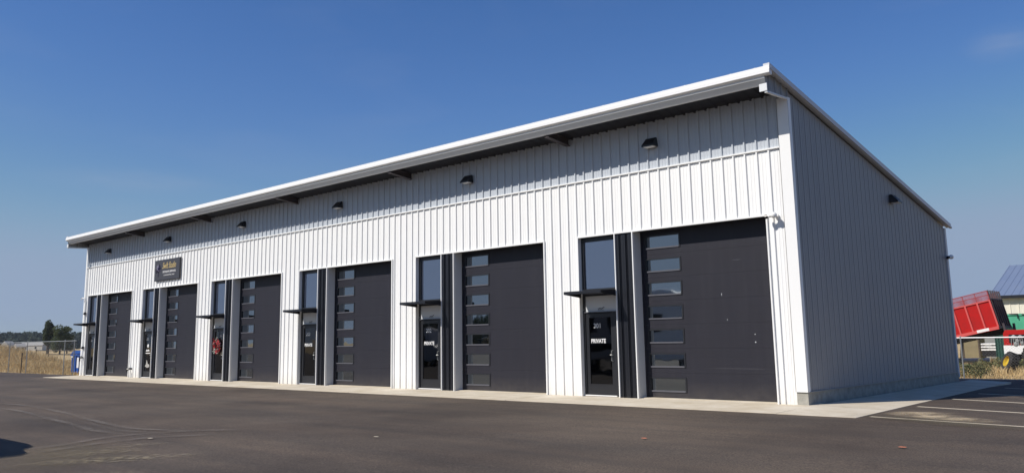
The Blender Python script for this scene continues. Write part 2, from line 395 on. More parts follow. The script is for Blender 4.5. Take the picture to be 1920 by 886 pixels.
# parking stripes
def ribbon(b, pts, wd, dz, fades=None, F=None):
    for (p, q_), k in zip(zip(pts, pts[1:]), range(99)):
        pass
    n = len(pts); L_ = []
    for i, p in enumerate(pts):
        p = Vector(p); d_ = (Vector(pts[min(i + 1, n - 1)]) - Vector(pts[max(i - 1, 0)])).normalized()
        nn = Vector((-d_.y, d_.x))
        row = []
        for s in (-.5, 0, .5):
            c = p + nn * wd * s; row.append((c.x, c.y, gz(c.x, c.y) + dz))
        L_.append(row)
    for i in range(n - 1):
        for s in (0, 1):
            b.q(L_[i][s], L_[i + 1][s], L_[i + 1][s + 1], L_[i][s + 1])
            if F is not None:
                fa = fades[i]; fb = fades[i + 1]
                F += [fa if s == 1 else 0, fb if s == 1 else 0, 0 if s == 1 else fb, 0 if s == 1 else fa]
def dens(pts, step=.35):
    out = []
    for p, q_ in zip(pts, pts[1:]):
        p = Vector(p); q_ = Vector(q_); k = max(1, int((q_ - p).length / step))
        out += [tuple(p.lerp(q_, i / k)) for i in range(k)]
    return out + [tuple(pts[-1])]
for i, (y0, sl) in enumerate([(-1.5, -.07), (1.28, -.16), (3.85, -.22), (6.1, -.2), (8.85, -.3), (10.9, 0)]):
    b = MB(); sl *= .8
    ribbon(b, dens([(42.33, y0), (47.6, y0 + sl * 5.3)], .5), .13, .005)
    tag(b.build('parking_line', M['stripe']), kind='structure')

def film(name, m, polys, label):
    """polys: list of (b mesh builder fn)"""
    pass
def smooth_path(pts, n=8):
    out = []; P = [Vector(p) for p in pts]; P = [2 * P[0] - P[1]] + P + [2 * P[-1] - P[-2]]
    for i in range(1, len(P) - 2):
        for k in range(n):
            u = k / n; a, b_, c, d_ = P[i - 1:i + 3]
            out.append(tuple(.5 * ((2 * b_) + (c - a) * u + (2 * a - 5 * b_ + 4 * c - d_) * u * u + (3 * b_ - a - 3 * c + d_) * u ** 3)))
    out.append(tuple(P[-2])); return out
tracks = [([(17.5, -9.9), (19.48, -9.75), (20.94, -9.62), (23.51, -9.77), (26.42, -10.15), (28.96, -10.53), (30.9, -10.69), (32.17, -10.3), (33.2, -9.6)], 1),
          ([(19.5, -10.4), (21.74, -10.41), (23.63, -10.46), (26.64, -10.83), (29.08, -11.13), (30.96, -11.37), (32.2, -11.2)], 1),
          ([(32.9, -13.3), (32.76, -12.65), (32.35, -12.0), (32.15, -11.44), (32.2, -10.88), (32.4, -10.34), (32.75, -9.87), (33.3, -9.45)], .95),
          ([(33.55, -13.4), (33.33, -12.77), (33.09, -12.25), (32.97, -11.66), (33.0, -11.13), (33.3, -10.6), (33.85, -9.95)], .95),
          ([(27.76, -10.55), (30.32, -10.95), (31.6, -10.95), (32.5, -10.5)], .6)]
b = MB(); F = []
for pts, amt in tracks:
    sp = smooth_path(pts, 7); n = len(sp)
    fd = [amt * min(1, i / 6, (n - 1 - i) / 8) * (.7 + .3 * math.sin(i * .6)) for i in range(n)]
    ribbon(b, sp, .27, .026, fd, F)
o = b.build('tyre_marks', M['track']); tag(o, 'pale curved tyre tracks on the dark asphalt at left', 'dust', kind='stuff')
def setfade(o, F):
    a = o.data.attributes.new('fade', 'FLOAT', 'POINT'); a.data.foreach_set('value', F)
setfade(o, F)
def disc(b, F, cx, cy_, rx, ry, rot, dz, amt=1, seg=28, rings=7):
    c, s = math.cos(rot), math.sin(rot)
    def P(r_, t_):
        wob = 1 + .22 * noise.noise((math.cos(t_) * 1.5 + cx, math.sin(t_) * 1.5 + cy_, 3))
        x, y = rx * r_ * math.cos(t_) * wob, ry * r_ * math.sin(t_) * wob
        X, Y = cx + x * c - y * s, cy_ + x * s + y * c
        return (X, Y, gz(X, Y) + dz)
    for i in range(rings):
        for k in range(seg):
            r0, r1 = i / rings, (i + 1) / rings; t0, t1 = 2 * math.pi * k / seg, 2 * math.pi * (k + 1) / seg
            b.q(P(r0, t0), P(r1, t0), P(r1, t1), P(r0, t1))
            f0, f1 = amt * (1 - r0 ** 1.6), amt * (1 - r1 ** 1.6); F += [f0, f1, f1, f0]
b = MB(); F = []
disc(b, F, 43.35, -.85, 1.25, .55, -.35, .008, .75)
disc(b, F, 42.85, -.25, .6, .35, .4, .012, .6)
o = b.build('sand_spill', M['sand']); setfade(o, F); tag(o, 'pale sandy spill on the asphalt between two parking lines', 'sand', kind='stuff')
b = MB(); F = []
disc(b, F, 35.3, -12.9, .42, 1.3, -.5, .012, .8)
disc(b, F, 34.3, -12.7, .5, .8, -.3, .016, .6)
disc(b, F, 36.9, -13.8, .9, .5, .5, .016, .6)
disc(b, F, 33.9, -11.9, .35, .6, .0, .016, .35)
o = b.build('dust_patch', M['dust']); setfade(o, F); tag(o, 'flaky pale dust scattered on the asphalt at lower left', 'dust', kind='stuff')
b = MB(); F = []
disc(b, F, 34.2, -13.2, 2.3, 1.3, -.4, .020, .7)
disc(b, F, 43.6, -1.75, 2.0, .6, -.3, .020, .75)
o = b.build('dirt_film', M['film']); setfade(o, F); tag(o, 'thin brown film of dirt on the asphalt', 'dust', kind='stuff')
for i, (x, y, m, lb) in enumerate([(40.56, -6.6, 'orange', 'small orange paint dab on the asphalt ahead of the corner unit'),
        (36.47, -8.84, 'stripe', 'small pale paint dab on the middle of the asphalt'),
        (44.21, -5.5, 'orange', 'small orange paint dab below the parking lines at right'),
        (33.09, -11.3, 'stripe', 'small pale paint dab where the tyre tracks cross')]):
    b = MB(); k = 9
    b.q(*[(x + .065 * math.cos(2 * math.pi * a / k) * random.uniform(.6, 1.2), y + .045 * math.sin(2 * math.pi * a / k) * random.uniform(.6, 1.2), gz(x, y) + .024) for a in range(k)])
    tag(b.build('paint_dab', M[m]), lb, 'paint mark', 'paint dabs on the asphalt')

# ------------------------------------------------------------------ ribbed sheet metal
def profile(u0, u1, ph=0, pitch=.3048, h=.038):
    pts = [(u0, 0)]
    k = math.floor((u0 - ph) / pitch) - 1
    while True:
        c = ph + k * pitch; k += 1
        if c - .06 > u1: break
        for du, hh in ((-.034, 0), (-.018, h), (.018, h), (.034, 0), (.095, 0), (.103, .005), (.118, .005), (.126, 0), (.178, 0), (.186, .005), (.201, .005), (.209, 0)):
            u = c + du
            if u0 < u < u1: pts.append((u, hh))
    pts.append((u1, 0)); pts.sort(key=lambda p: p[0]); return pts
def ribbed(b, axis, base, sgn, u0, u1, z0, z1, ph=0, **k):
    """axis 'x': sheet along x facing -y (sgn=-1); axis 'y': along y facing +x (sgn=+1)"""
    f0 = z0 if callable(z0) else (lambda u: z0); f1 = z1 if callable(z1) else (lambda u: z1)
    P = profile(u0, u1, ph, **k)
    for (a, ha), (c, hc) in zip(P, P[1:]):
        if axis == 'x': q = lambda u, h, z: (u, base + sgn * h, z)
        else: q = lambda u, h, z: (base + sgn * h, u, z)
        b.q(q(a, ha, f0(a)), q(c, hc, f0(c)), q(c, hc, f1(c)), q(a, ha, f1(a)))

SL = .1945
def ztop(y): return 7.13 - SL * y            # underside of the roof deck
BLD = empty('storage_building', (0, 0, 0), label='long white ribbed metal storage building with six dark garage bays and mono pitch roof', cat='building')
BAND = 5.83
# lower front wall with openings
b = MB()
ribbed(b, 'x', 0, -1, XL + .12, XR - .24, HT + .03, BAND)
b2 = b
ribbed(b2, 'x', 0, -1, XL + .12, -.03, -.02, HT + .03)
for k in range(6):
    x0 = k * W + DRX + .03; x1 = (k + 1) * W - .03 if k < 5 else XR - .24
    ribbed(b2, 'x', 0, -1, x0, x1, -.02, HT + .03)
b.build('front_wall', M['white'], BLD)
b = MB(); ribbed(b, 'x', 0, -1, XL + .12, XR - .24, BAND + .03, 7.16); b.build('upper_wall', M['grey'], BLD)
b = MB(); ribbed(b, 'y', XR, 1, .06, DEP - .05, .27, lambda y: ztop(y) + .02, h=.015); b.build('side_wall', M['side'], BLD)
b = MB(); ribbed(b, 'y', XL, -1, .06, DEP - .05, .0, lambda y: ztop(y) + .02, h=.015); b.build('side_wall', M['side'], BLD)
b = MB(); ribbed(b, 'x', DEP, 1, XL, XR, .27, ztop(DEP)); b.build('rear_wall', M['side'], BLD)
b = MB(); b.box(XR - .22, XR - .012, .012, DEP - .02, -.3, .272)
b.box(XR - .012, XR + .02, .02, DEP + .0, -.3, .262); b.box(XR - .24, XR + .0195, -.012, .02, -.3, .262)
b.box(XL - .01, XR - .23, DEP - .2, DEP + .02, -.3, .27)
b.build('foundation', M['found'], BLD)
# trims
b = MB(); b.box(XR - .245, XR + .035, -.045, -.012, .27, 7.0); b.box(XR + .031, XR + .036, -.045, .10, .27, 7.0)
b.box(XR - .245, XR - .235, -.045, 0, .27, 7.0)
b.build('corner_trim', M['trim'], BLD)
b = MB(); b.box(XL - .04, XL + .125, -.045, -.012, -.02, 7.0); b.build('corner_trim', M['trim'], BLD)
b = MB(); b.box(XR + .0, XR + .04, DEP - .07, DEP + .05, .2, ztop(DEP) - .02); b.build('corner_trim', M['jamb'], BLD)
b = MB(); b.box(XL + .12, XR - .24, -.052, -.002, BAND, BAND + .035); b.build('band_trim', M['white'], BLD)
b = MB(); b.box(XR + .005, XR + .05, .06, DEP - .1, .262, .278); b.build('base_trim', M['side'], BLD)
# roof: deck, gutter, fascia, rake
b = MB()
b.prism([(0, 0)], 0, 0) if False else None
y0, y1 = -1.06, DEP + .3
b.q((XL - .15, y0, ztop(y0) + .14), (XR + .12, y0, ztop(y0) + .14), (XR + .12, y1, ztop(y1) + .14), (XL - .15, y1, ztop(y1) + .14))
for i in range(68):
    x = XL - .1 + i * .61
    b.prism([(x - .02, 0), (x + .02, 0), (x + .01, .05), (x - .01, .05)], 0, 1, Matrix(((1, 0, 0, 0), (0, y1 - y0, 0, y0), (0, -SL * (y1 - y0), 1, ztop(y0) + .139), (0, 0, 0, 1))))
b.build('roof', M['jamb'], BLD)
b = MB(); b.q((XL - .02, -.96, ztop(-.96)), (XR + .0, -.96, ztop(-.96)), (XR, 0.05, ztop(.05)), (XL - .02, 0.05, ztop(.05)))
for i in range(134):
    x = XL + .15 + i * .3048
    b.q((x, -.95, ztop(-.95) - .03), (x + .06, -.95, ztop(-.95) - .03), (x + .06, .03, ztop(.03) - .03), (x, .03, ztop(.03) - .03))
b.build('soffit', M['soffit'], BLD)
gx0, gx1 = XL - .16, XR + .155
b = MB()   # front gutter as a long moulded prism (profile in yz)
prof = [(-1.10, 7.28), (-1.165, 7.32), (-1.165, 7.40), (-1.15, 7.42), (-1.15, 7.485), (-1.03, 7.485), (-1.03, 7.28)]
n = len(prof)
for (a, c) in zip(prof, prof[1:] + prof[:1]): b.q((gx0, *a), (gx1, *a), (gx1, *c), (gx0, *c))
b.q(*[(gx0, *p) for p in prof]); b.q(*[(gx1, *p) for p in prof])
b.build('gutter', M['trim'], BLD)
b = MB()
prof = [(-1.10, 7.283), (-1.09, 7.235), (-1.075, 7.23), (-.975, 7.11), (-.92, 7.11), (-.92, 7.125), (-.96, 7.125), (-1.04, 7.23), (-1.04, 7.28)]
for (a, c) in zip(prof, prof[1:] + prof[:1]): b.q((XL - .05, *a), (XR - .0, *a), (XR - .0, *c), (XL - .05, *c))
b.build('fascia', M['fascia'], BLD)
b = MB()   # closing side cheek of the overhang + rake trim down the slope (right side)
for X, s in ((XR, 1), (XL, -1)):
    b = MB()
    f1 = lambda y: ztop(y) + .12
    f0 = lambda y: 6.94 + .045 * (y + 1.1) / 1.1
    ribbed(b, 'y', X + .004 * s, s, -1.08, .06, f0, f1, h=.03)
    b.build('overhang_cheek', M['side'], BLD)
for X, s in ((XR, 1), (XL, -1)):
    b = MB()
    x0, x1 = sorted((X + .0 * s, X + .15 * s))
    S = Matrix(((1, 0, 0, 0), (0, 1, 0, 0), (0, -SL, 1, 0), (0, 0, 0, 1)))
    b.box(x0, x1, -1.12, DEP + .32, 7.21, 7.33, S)
    x0, x1 = sorted((X + .1 * s, X + .175 * s)); b.box(x0, x1, -1.1, DEP + .32, 7.18, 7.235, S)
    b.build('rake_trim', M['jamb'], BLD)
    b = MB()   # lower trim of overhang: block at the eave and sloping angle back to the wall
    x0, x1 = sorted((X - .13 * s, X + .052 * s))
    b.box(x0, x1, -1.112, -1.085, 6.925, 7.10)
    x0, x1 = sorted((X - .02 * s, X + .05 * s))
    S2 = Matrix(((1, 0, 0, 0), (0, 1, 0, 0), (0, .045, 1, .045), (0, 0, 0, 1)))
    b.box(x0, x1, -1.09, -.045, 6.89, 6.93, S2)
    b.build('eave_trim', M['fascia'], BLD)
for k in range(1, 6):
    x = k * W - .28; b = MB()
    Sx = Matrix(((1, 0, 0, x), (0, 1, 0, 0), (0, -SL * .6, 1, 0), (0, 0, 0, 1)))
    b.box(-.075, .075, -.95, .0, 6.93, 6.945, Sx); b.box(-.005, .005, -.95, .0, 6.945, 7.12, Sx); b.box(-.075, .075, -.95, 0, 7.12, 7.132, Sx)
    b.build('soffit_beam', M['steel'], BLD)
b = MB(); b.tube([(XR - .02, DEP + .14, ztop(DEP)), (XR - .02, DEP + .14, .1)], .045, 8)
b.build('downspout', M['jamb'], BLD)
# opening trims, jambs
def bay_trim(x):
    b = MB()
    b.box(x - .035, x, -.05, .1, -.02, HT + .035)                           # left of entry
    b.box(x - .035, x + DRX + .035, -.052, .02, HT, HT + .04)               # head
    b.box(x + OPW - .0, x + OPW + .028, -.052, .11, -.02, HT)               # column left
    b.box(x + JX - .026, x + JX + .004, -.052, .02, -.02, HT)               # column right
    b.box(x + DRX, x + DRX + .035, -.05, REC, -.02, HT)
    b.build('opening_trim', M['trim'], BLD)
    b = MB(); b.box(x + JX - .02, x + JX, .02, REC + .02, -.02, HT); b.build('door_jamb', M['jamb'], BLD)
    b = MB(); b.box(x - .0, x + DRX, .018, REC + .03, HT - .0, HT + .03)
    b.box(x, x + OPW, .1, .3, HT - .06, HT); b.build('opening_head', M['frame'], BLD)
    b = MB()
    P = [(0, 0)]
    u = OPW + .028
    ribbed(b, 'x', -.008, -1, x + OPW + .028, x + JX - .026, -.02, HT, ph=x + OPW + .16, pitch=.21, h=.03)
    b.build('pilaster', M['black'], BLD)
    b = MB(); b.box(x, x + DRX, .1, .5, -.05, .004); b.build('threshold', M['conc'], BLD)
def garage(x):
    y = REC; root_x = x + JX
    b = MB(); n = 7; sh = (HT - .02) / n
    wx0, wx1 = x + 1.965, x + 2.99
    # door skin = panels around the window holes
    for i in range(n):
        z0, z1 = .02 + i * sh, .02 + (i + 1) * sh
        c = .33 + .61 * i; a, d_ = c - .155, c + .155
        yy = y
        b.box(root_x, wx0, yy, yy + .04, z0 + .0012, z1 - .0012)
        b.box(wx0, wx1, yy, yy + .04, z0 + .0012, a); b.box(wx0, wx1, yy, yy + .04, d_, z1 - .0012)
        b.box(wx1, x + DRX, yy, yy + .04, z0 + .0012, z1 - .0012)
        for zz in (z0 + .2, z0 + .4): b.box(wx1 + .06, x + DRX - .05, yy - .001, yy, zz - .003, zz + .003)
    b.box(root_x, x + DRX, y + .006, y + .03, 0, .03)
    b.box(root_x, root_x + .05, y - .02, y, 0, HT)
    g = b.build('garage_door', M['door'], BLD)
    for i in range(n):
        c = .33 + .61 * i; w_ = MB()
        w_.cur = 0
        a, d_ = c - .155, c + .155
        w_.box(wx0 - .028, wx0 + .012, y - .014, y + .02, a - .028, d_ + .028); w_.box(wx1 - .012, wx1 + .028, y - .014, y + .02, a - .028, d_ + .028)
        w_.box(wx0 + .012, wx1 - .012, y - .014, y + .02, d_ - .01, d_ + .028)
        w_.cur = 2; w_.box(wx0 + .012, wx1 - .012, y - .02, y + .02, a - .028, a + .01)
        w_.cur = 1; w_.q((wx0 + .01, y + .022, a), (wx1 - .01, y + .022, a), (wx1 - .01, y + .022, d_), (wx0 + .01, y + .022, d_))
        w_.build('window', [M['frame'], M['glass'], M['rail']], g)
    return g
def entry(x, k):
    y = .1
    b = MB()   # storefront frame (transom window)
    b.box(x, x + .085, y - .01, y + .05, 2.22, HT - .06); b.box(x + 1.12, x + OPW, y - .01, y + .05, 2.22, HT - .06)
    b.box(x + .085, x + 1.12, y - .01, y + .05, 4.15, HT - .06); b.box(x + .085, x + 1.12, y - .01, y + .05, 2.66, 2.86)
    fr = b.build('transom_window', M['frame'], BLD)
    b = MB(); b.q((x + .08, y + .02, 2.86), (x + 1.125, y + .02, 2.86), (x + 1.125, y + .02, 4.16), (x + .08, y + .02, 4.16))
    b.build('glass', M['glass_t'], fr)
    b = MB(); b.box(x + .085, x + 1.12, y + .01, y + .03, 2.235, 2.66); pn = b.build('transom_panel', M['panel'], BLD)
    b = MB(); b.tube([(x + .52, y, 2.30), (x + .57, y, 2.325), (x + .63, y, 2.30), (x + .68, y, 2.335), (x + .72, y, 2.35)], .008, 5); b.box(x + .5, x + .7, y + .003, y + .009, 2.275, 2.283)
    b.build('panel_mark', M['frame'], pn)
    b = MB(); b.box(x - .01, x + OPW, y - .03, y + .03, 2.212, 2.236); b.build('door_head_trim', M['rail'], BLD)
    b = MB()   # door leaf
    b.box(x + .01, x + .075, y - .02, y + .06, .02, 2.21); b.box(x + 1.03, x + OPW, y - .02, y + .06, .02, 2.21)
    b.box(x + .09, x + .19, y, y + .045, .04, 2.19); b.box(x + .92, x + 1.02, y, y + .045, .04, 2.19)
    b.box(x + .19, x + .92, y, y + .045, 2.08, 2.19); b.box(x + .19, x + .92, y, y + .045, .04, .30)
    b.box(x + .19, x + .92, y - .006, y + .03, .30, .315)
    d_ = b.build('entry_door', M['frame'], BLD)
    b = MB(); b.q((x + .18, y + .02, .29), (x + .93, y + .02, .29), (x + .93, y + .02, 2.09), (x + .18, y + .02, 2.09)); b.build('glass', M['glass_d'], d_)
    b = MB(); b.tube([(x + .96, y - .002, 1.2), (x + .955, y - .06, 1.19), (x + .955, y - .06, .93), (x + .96, y - .002, .92)], .011, 6); b.tube([(x + .97, y - .03, 1.08), (x + .90, y - .05, 1.08)], .013, 6)
    b.build('handle', M['galv'], d_)
    b = MB(); b.box(x + .02, x + 1.08, y - .06, y + .08, .004, .028); b.build('door_sill', M['trim'], BLD)
    b = MB()   # canopy
    P = .72
    b.box(x - .01, x + OPW + .01, -P, -P + .012, 2.69, 2.765)
    for xx in (x - .01, x + OPW - .002):
        b.q((xx, -P, 2.69), (xx, .02, 2.62), (xx, .02, 2.80), (xx, -P, 2.765)); b.q((xx + .012, -P, 2.69), (xx + .012, .02, 2.62), (xx + .012, .02, 2.80), (xx + .012, -P, 2.765))
        b.q((xx, -P, 2.69), (xx + .012, -P, 2.69), (xx + .012, .02, 2.62), (xx, .02, 2.62)); b.q((xx, -P, 2.765), (xx + .012, -P, 2.765), (xx + .012, .02, 2.80), (xx, .02, 2.80))
    b.box(x, x + OPW, -P + .012, .02, 2.752, 2.757, Matrix(((1, 0, 0, 0), (0, 1, 0, 0), (0, .045, 1, .032), (0, 0, 0, 1))))
    for j in range(4): b.box(x, x + OPW, -P + .14 + j * .16, -P + .16 + j * .16, 2.72, 2.76)
    cn = b.build('canopy', M['black'], BLD)
    b = MB()
    for xx in (x + .04, x + OPW - .06):
        for z in (2.30, 2.83):
            b = MB(); b.tube([(xx, y - .012, z), (xx, y - .03, z)], .016, 8); b.build('canopy_bolt', M['galv'], cn)
    return d_
M['panel'] = mat('pale_panel', (.62, .64, .66), .5)
doors = []; doorobjs = []
for k in range(6):
    x = k * W
    bay_trim(x); doorobjs.append(garage(x)); d_ = entry(x, k); doors.append(d_)
    num = {5: '301', 4: '302', 3: '303', 2: '304', 1: '305', 0: '306'}[k]
    text(num, 'door_number', M['letter'], .175, (x + .33, .114, 1.80), d_, bold=.001, sx=1.0) if k != 2 else text(num, 'door_number', M['letter'], .13, (x + .60, .114, 1.84), d_)
    if k >= 3: text('PRIVATE', 'lettering', M['letter'], .155, (x + .235, .114, 1.40), d_, bold=.004, sx=.85)
    if k == 1:
        text('305', 'lettering', M['letter'], .0, (x + .33, .114, 1.6), d_) if False else None
        b = MB(); b.lathe([(0, 0), (.07, 0), (.085, -.006)], Matrix.Translation((x + .5, .112, 1.52)) @ Matrix.Rotation(R(90), 4, 'X'), 16)
        b.prism([(x + .3, 1.26), (x + .42, 1.36), (x + .5, 1.30), (x + .6, 1.36), (x + .72, 1.27)], .106, .112); b.box(x + .3, x + .78, .106, .112, 1.15, 1.19)
        b.build('door_decal', M['letter'], d_)
        b = MB(); b.prism([(x + .28, .55), (x + .52, .47), (x + .76, .52), (x + .76, .62), (x + .58, .66), (x + .48, .84), (x + .44, .84), (x + .40, .64)], .106, .112); b.build('door_decal', M['farroof'], d_)

for sx_, sz_, sw_, sh_ in ((38.303, 2.53, .008, .035), (38.422, 1.913, .007, .02), (39.124, 1.555, .013, .014), (39.125, 1.368, .016, .02), (38.75, 3.35, .12, .006), (38.6, .75, .9, .004)):
    b = MB(); b.prism([(sx_ - sw_, sz_), (sx_ - sw_ * .4, sz_ + sh_), (sx_ + sw_, sz_ + sh_ * .7), (sx_ + sw_ * .5, sz_ - sh_)], REC - .003, REC - .001)
    b.build('paint_chip', M['jamb' if sw_ < .1 else 'rail'], doorobjs[5])

# ------------------------------------------------------------------ sign
S = empty('sign', (9.43, -.04, 5.09), label='dark shop sign with gold script fixed to the white wall above the second bay', cat='sign')
b = MB(); b.box(-1.27, 1.27, -.07, -.005, -.475, .475); b.build('board', M['signface'], S, bevel=.01)
b = MB(); b.box(-1.3, 1.3, -.06, .0, -.5, .5); b.build('backing', M['black'], S, bevel=.01)
text('Swift Studio', 'lettering', M['gold'], .42, (-.48, -.073, .06), S, shear=.4, bold=0, sx=.68)
text('DETAILING SERVICES', 'lettering', M['letter'], .125, (-.42, -.073, -.14), S, bold=.002, sx=1.13)
text('BY APPOINTMENT ONLY', 'lettering', M['letter'], .085, (-.30, -.073, -.29), S, sx=1.15)
b = MB()
for a in range(9):
    an = R(200 - a * 27.5); b.tube([(-.88, -.0725, .0), (-.88 + .12 * math.cos(an), -.074, .02 + .14 * math.sin(an)), (-.88 + .26 * math.cos(an + .25), -.072, .03 + .27 * math.sin(an + .25))], .05, 4, .02)
b.tube([(-.88, -.074, .05), (-.87, -.074, -.2), (-.90, -.074, -.33)], .035, 4, .012)
b.build('emblem', M['purple'], S)

# ------------------------------------------------------------------ wall lamps, cameras, small fittings
def lamp():
    root = empty('wall_lamp')
    b = MB()
    p = [(-.17, .125), (.17, .125), (.185, -.115), (-.185, -.115)]
    v = [(-.15, 0, .13), (.15, 0, .13), (.15, -.06, .13), (-.15, -.06, .13), (-.18, 0, -.11), (.18, 0, -.11), (.18, -.24, -.11), (-.18, -.24, -.11), (-.18, -.24, -.07), (.18, -.24, -.07)]
    for f in ((0, 1, 2, 3), (3, 2, 9, 8), (8, 9, 6, 7), (4, 7, 6, 5), (0, 3, 8, 7, 4), (1, 5, 6, 9, 2), (0, 4, 5, 1)): b.q(*[v[i] for i in f])
    b.build('housing', M['black'], root)
    b = MB(); b.box(-.14, .14, -.215, -.03, -.122, -.108); b.build('lens', M['plastic_w'], root)
    return root
L0 = lamp()
names = ['above the corner bay', 'above the second bay from the right', 'above the third bay from the right', 'between the sign and the middle bays', 'directly above the sign', 'above the farthest left bay']
for i in range(7):
    o = L0 if i == 0 else dup(L0)
    if i < 6:
        o.location = ((5 - i) * W + 2.55, -.036, 6.53)
        lb = ['black wall lamp on the grey band nearest the tall corner, above door 301 bay', 'black wall lamp on the grey band above the bay of door 302',
              'black wall lamp on the grey band above the bay of door 303', 'black wall lamp on the grey band above the bay with the wreath',
              'black wall lamp on the grey band just above the dark sign', 'black wall lamp on the grey band at the far low end of the eave'][i]
    else:
        o.location = (XR + .03, 6.5, 5.3); o.rotation_euler.z = R(90); lb = 'black wall lamp alone on the shaded side wall'
    tag(o, lb, 'wall lamp', 'wall lamps on the building')
def camera_fix(loc, rz, label):
    root = empty('security_camera', loc, rz, label=label, cat='security camera', group='security cameras on the building')
    b = MB(); b.lathe([(0, 0), (.055, 0), (.055, .03), (.02, .035), (0, .035)], Matrix.Rotation(R(90), 4, 'X'), 16); b.tube([(0, -.03, 0), (0, -.12, 0)], .022, 8); b.build('mount', M['plastic_w'], root)
    b = MB(); b.lathe([(0, .075), (.04, .064), (.068, .03), (.075, 0), (.066, -.035), (.04, -.062), (0, -.07)], Matrix.Translation((0, -.15, .0)), 18); b.build('dome', M['plastic_w'], root, smooth=True)
    b = MB(); b.tube([(-.04, -.16, 0), (-.13, -.18, -.015)], .045, 10, .04); b.build('housing', M['plastic_w'], root)
    b = MB(); b.tube([(-.13, -.18, -.015), (-.19, -.19, -.03)], .05, 10, .05); b.build('lens_hood', M['black'], root)
camera_fix((40.03, -.036, 4.25), 0, 'white security camera with black hood beside the top corner of the corner garage door')
camera_fix((XR + .05, DEP - .05, 3.93), R(60), 'white security camera on the far rear edge of the shaded side wall')
b = MB(); b.tube([(-.3, -.05, 2.9), (-.3, -.06, 4.05), (-.34, -.1, 4.16), (-.5, -.16, 4.18), (-.6, -.18, 4.1)], .03, 8)
tag(b.build('conduit_pipe', M['plastic_w']), 'white conduit pipe with bent top at the far left corner of the wall', 'pipe')
for z, lb in ((3.33, 'small black box high on the left corner of the white wall'), (1.48, 'small black box at waist height on the left corner of the white wall')):
    b = MB(); b.box(-.32, -.2, -.11, -.03, z - .07, z + .07); b.tube([(-.26, -.1, z), (-.26, -.15, z - .03)], .03, 8)
    tag(b.build('junction_box', M['black']), lb, 'electrical box', 'boxes on the left corner')
def tap(x, z, lb):
    r_ = empty('hose_tap', (x, -.03, z), label=lb, cat='tap')
    b = MB(); b.tube([(0, 0, 0), (0, -.1, 0), (0, -.15, -.03), (0, -.16, -.2)], .04, 8); b.build('spout', M['black'], r_)
    b = MB(); b.lathe([(0, 0), (.06, 0), (.06, .02), (0, .02)], Matrix.Translation((0, -.09, .07)), 12); b.tube([(0, -.09, .0), (0, -.09, .08)], .012, 6); b.build('valve_wheel', M['black'], r_)
tap(-.27, .95, 'small black tap on the white corner beside the farthest door')
b = MB(); b.tube([(5.98, -.03, .42), (5.98, -.14, .42), (5.9, -.2, .40), (5.84, -.2, .33), (5.84, -.2, .22)], .05, 8)
tag(b.build('drain_elbow', M['black']), 'black pipe elbow low on the white pier between the two farthest bays', 'pipe')
# wreath on the third bay's door
x = 2 * W; Wr = empty('wreath', (x + .47, .06, 1.45), label='red and cream flower wreath hanging on the door of the third bay from the left', cat='wreath')
b = MB()
for i in range(260):
    a = random.uniform(0, 2 * math.pi); rr = .21 + random.gauss(0, .045); s = random.uniform(.025, .05)
    c = Vector((rr * math.cos(a), random.uniform(-.05, .01), rr * math.sin(a) * 1.15))
    b.cur = 1 if (random.random() < .28 or (a > 3.6 and a < 4.4)) else 0
    u = Vector((random.gauss(0, 1), random.gauss(0, 1), random.gauss(0, 1))).normalized(); v = u.orthogonal().normalized()
    b.q(c + u * s, c + v * s, c - u * s, c - v * s)
b.build('flowers', [M['wreath_r'], M['wreath_g']], Wr)
b = MB(); b.box(-.008, .008, .0, .012, .2, .72); b.tube([(0, .0, .35), (.03, -.02, .33)], .04, 8); b.build('ribbon', M['wreath_g'], Wr)

# ------------------------------------------------------------------ fences
def fence(name, p0, p1, posts, h, label, z0=-.12, toprail=.022, wmesh=.11):
    root = empty(name, (p0[0], p0[1], 0), label=label, cat='fence')
    d_ = Vector((p1[0] - p0[0], p1[1] - p0[1])); Ln = d_.length; d_.normalize()
    P = lambda u, z: (d_.x * u, d_.y * u, z)
    for u in posts:
        b = MB(); b.tube([P(u, z0), P(u, h + .03)], .027, 8); pp = b.build('post', M['galv'], root)
        b = MB(); b.lathe([(.036, 0), (.036, .03), (0, .055)], Matrix.Translation(P(u, h + .02)), 8); b.build('post_cap', M['galv'], pp)
    b = MB(); b.tube([P(0, h), P(Ln, h)], toprail, 6); b.build('top_rail', M['trim' if toprail > .025 else 'galv'], root)
    b = MB(); H = h - .03 - z0; u = -H
    nn = Vector((-d_.y, d_.x, 0)) * .0018
    while u < Ln:
        for s in (0, 1):
            a, c = (u, u + H) if s == 0 else (u + H, u)
            za, zc = z0, h - .03
            a2, c2 = max(0, min(Ln, a)), max(0, min(Ln, c))
            if abs(a2 - c2) > .02:
                f = lambda q: za + (zc - za) * (q - a) / (c - a)
                A, B = Vector(P(a2, f(a2))), Vector(P(c2, f(c2))); up = Vector((0, 0, .0018))
                b.q(A - up, B - up, B + up, A + up)
                b.q(A - nn, B - nn, B + nn, A + nn)
        u += wmesh
    b.build('wire_mesh', M['galv'], root)
    return root
fence('chain_link_fence', (-30, .72), (-3.3, .72), [0, 5.1, 10.2, 15.26, 18.6, 24.93, 26.4], 1.88, 'galvanised chain link fence in front of the dry grass field at left', -.1)
fence('chain_link_fence', (38.2, 16.6), (58, 16.6), [1.05, 4.6, 7.7, 10.8, 13.9, 17, 19.8], 1.31, 'chain link fence with bright top rail in front of weeds and farm machines at right', -.22, .026)
b = MB(); b.tube([(-11.9, .6, -.1), (-11.9, .6, 1.22)], .03, 6); tag(b.build('fence_stake', M['rust']), 'short dark steel stake standing before the chain link fence', 'stake')
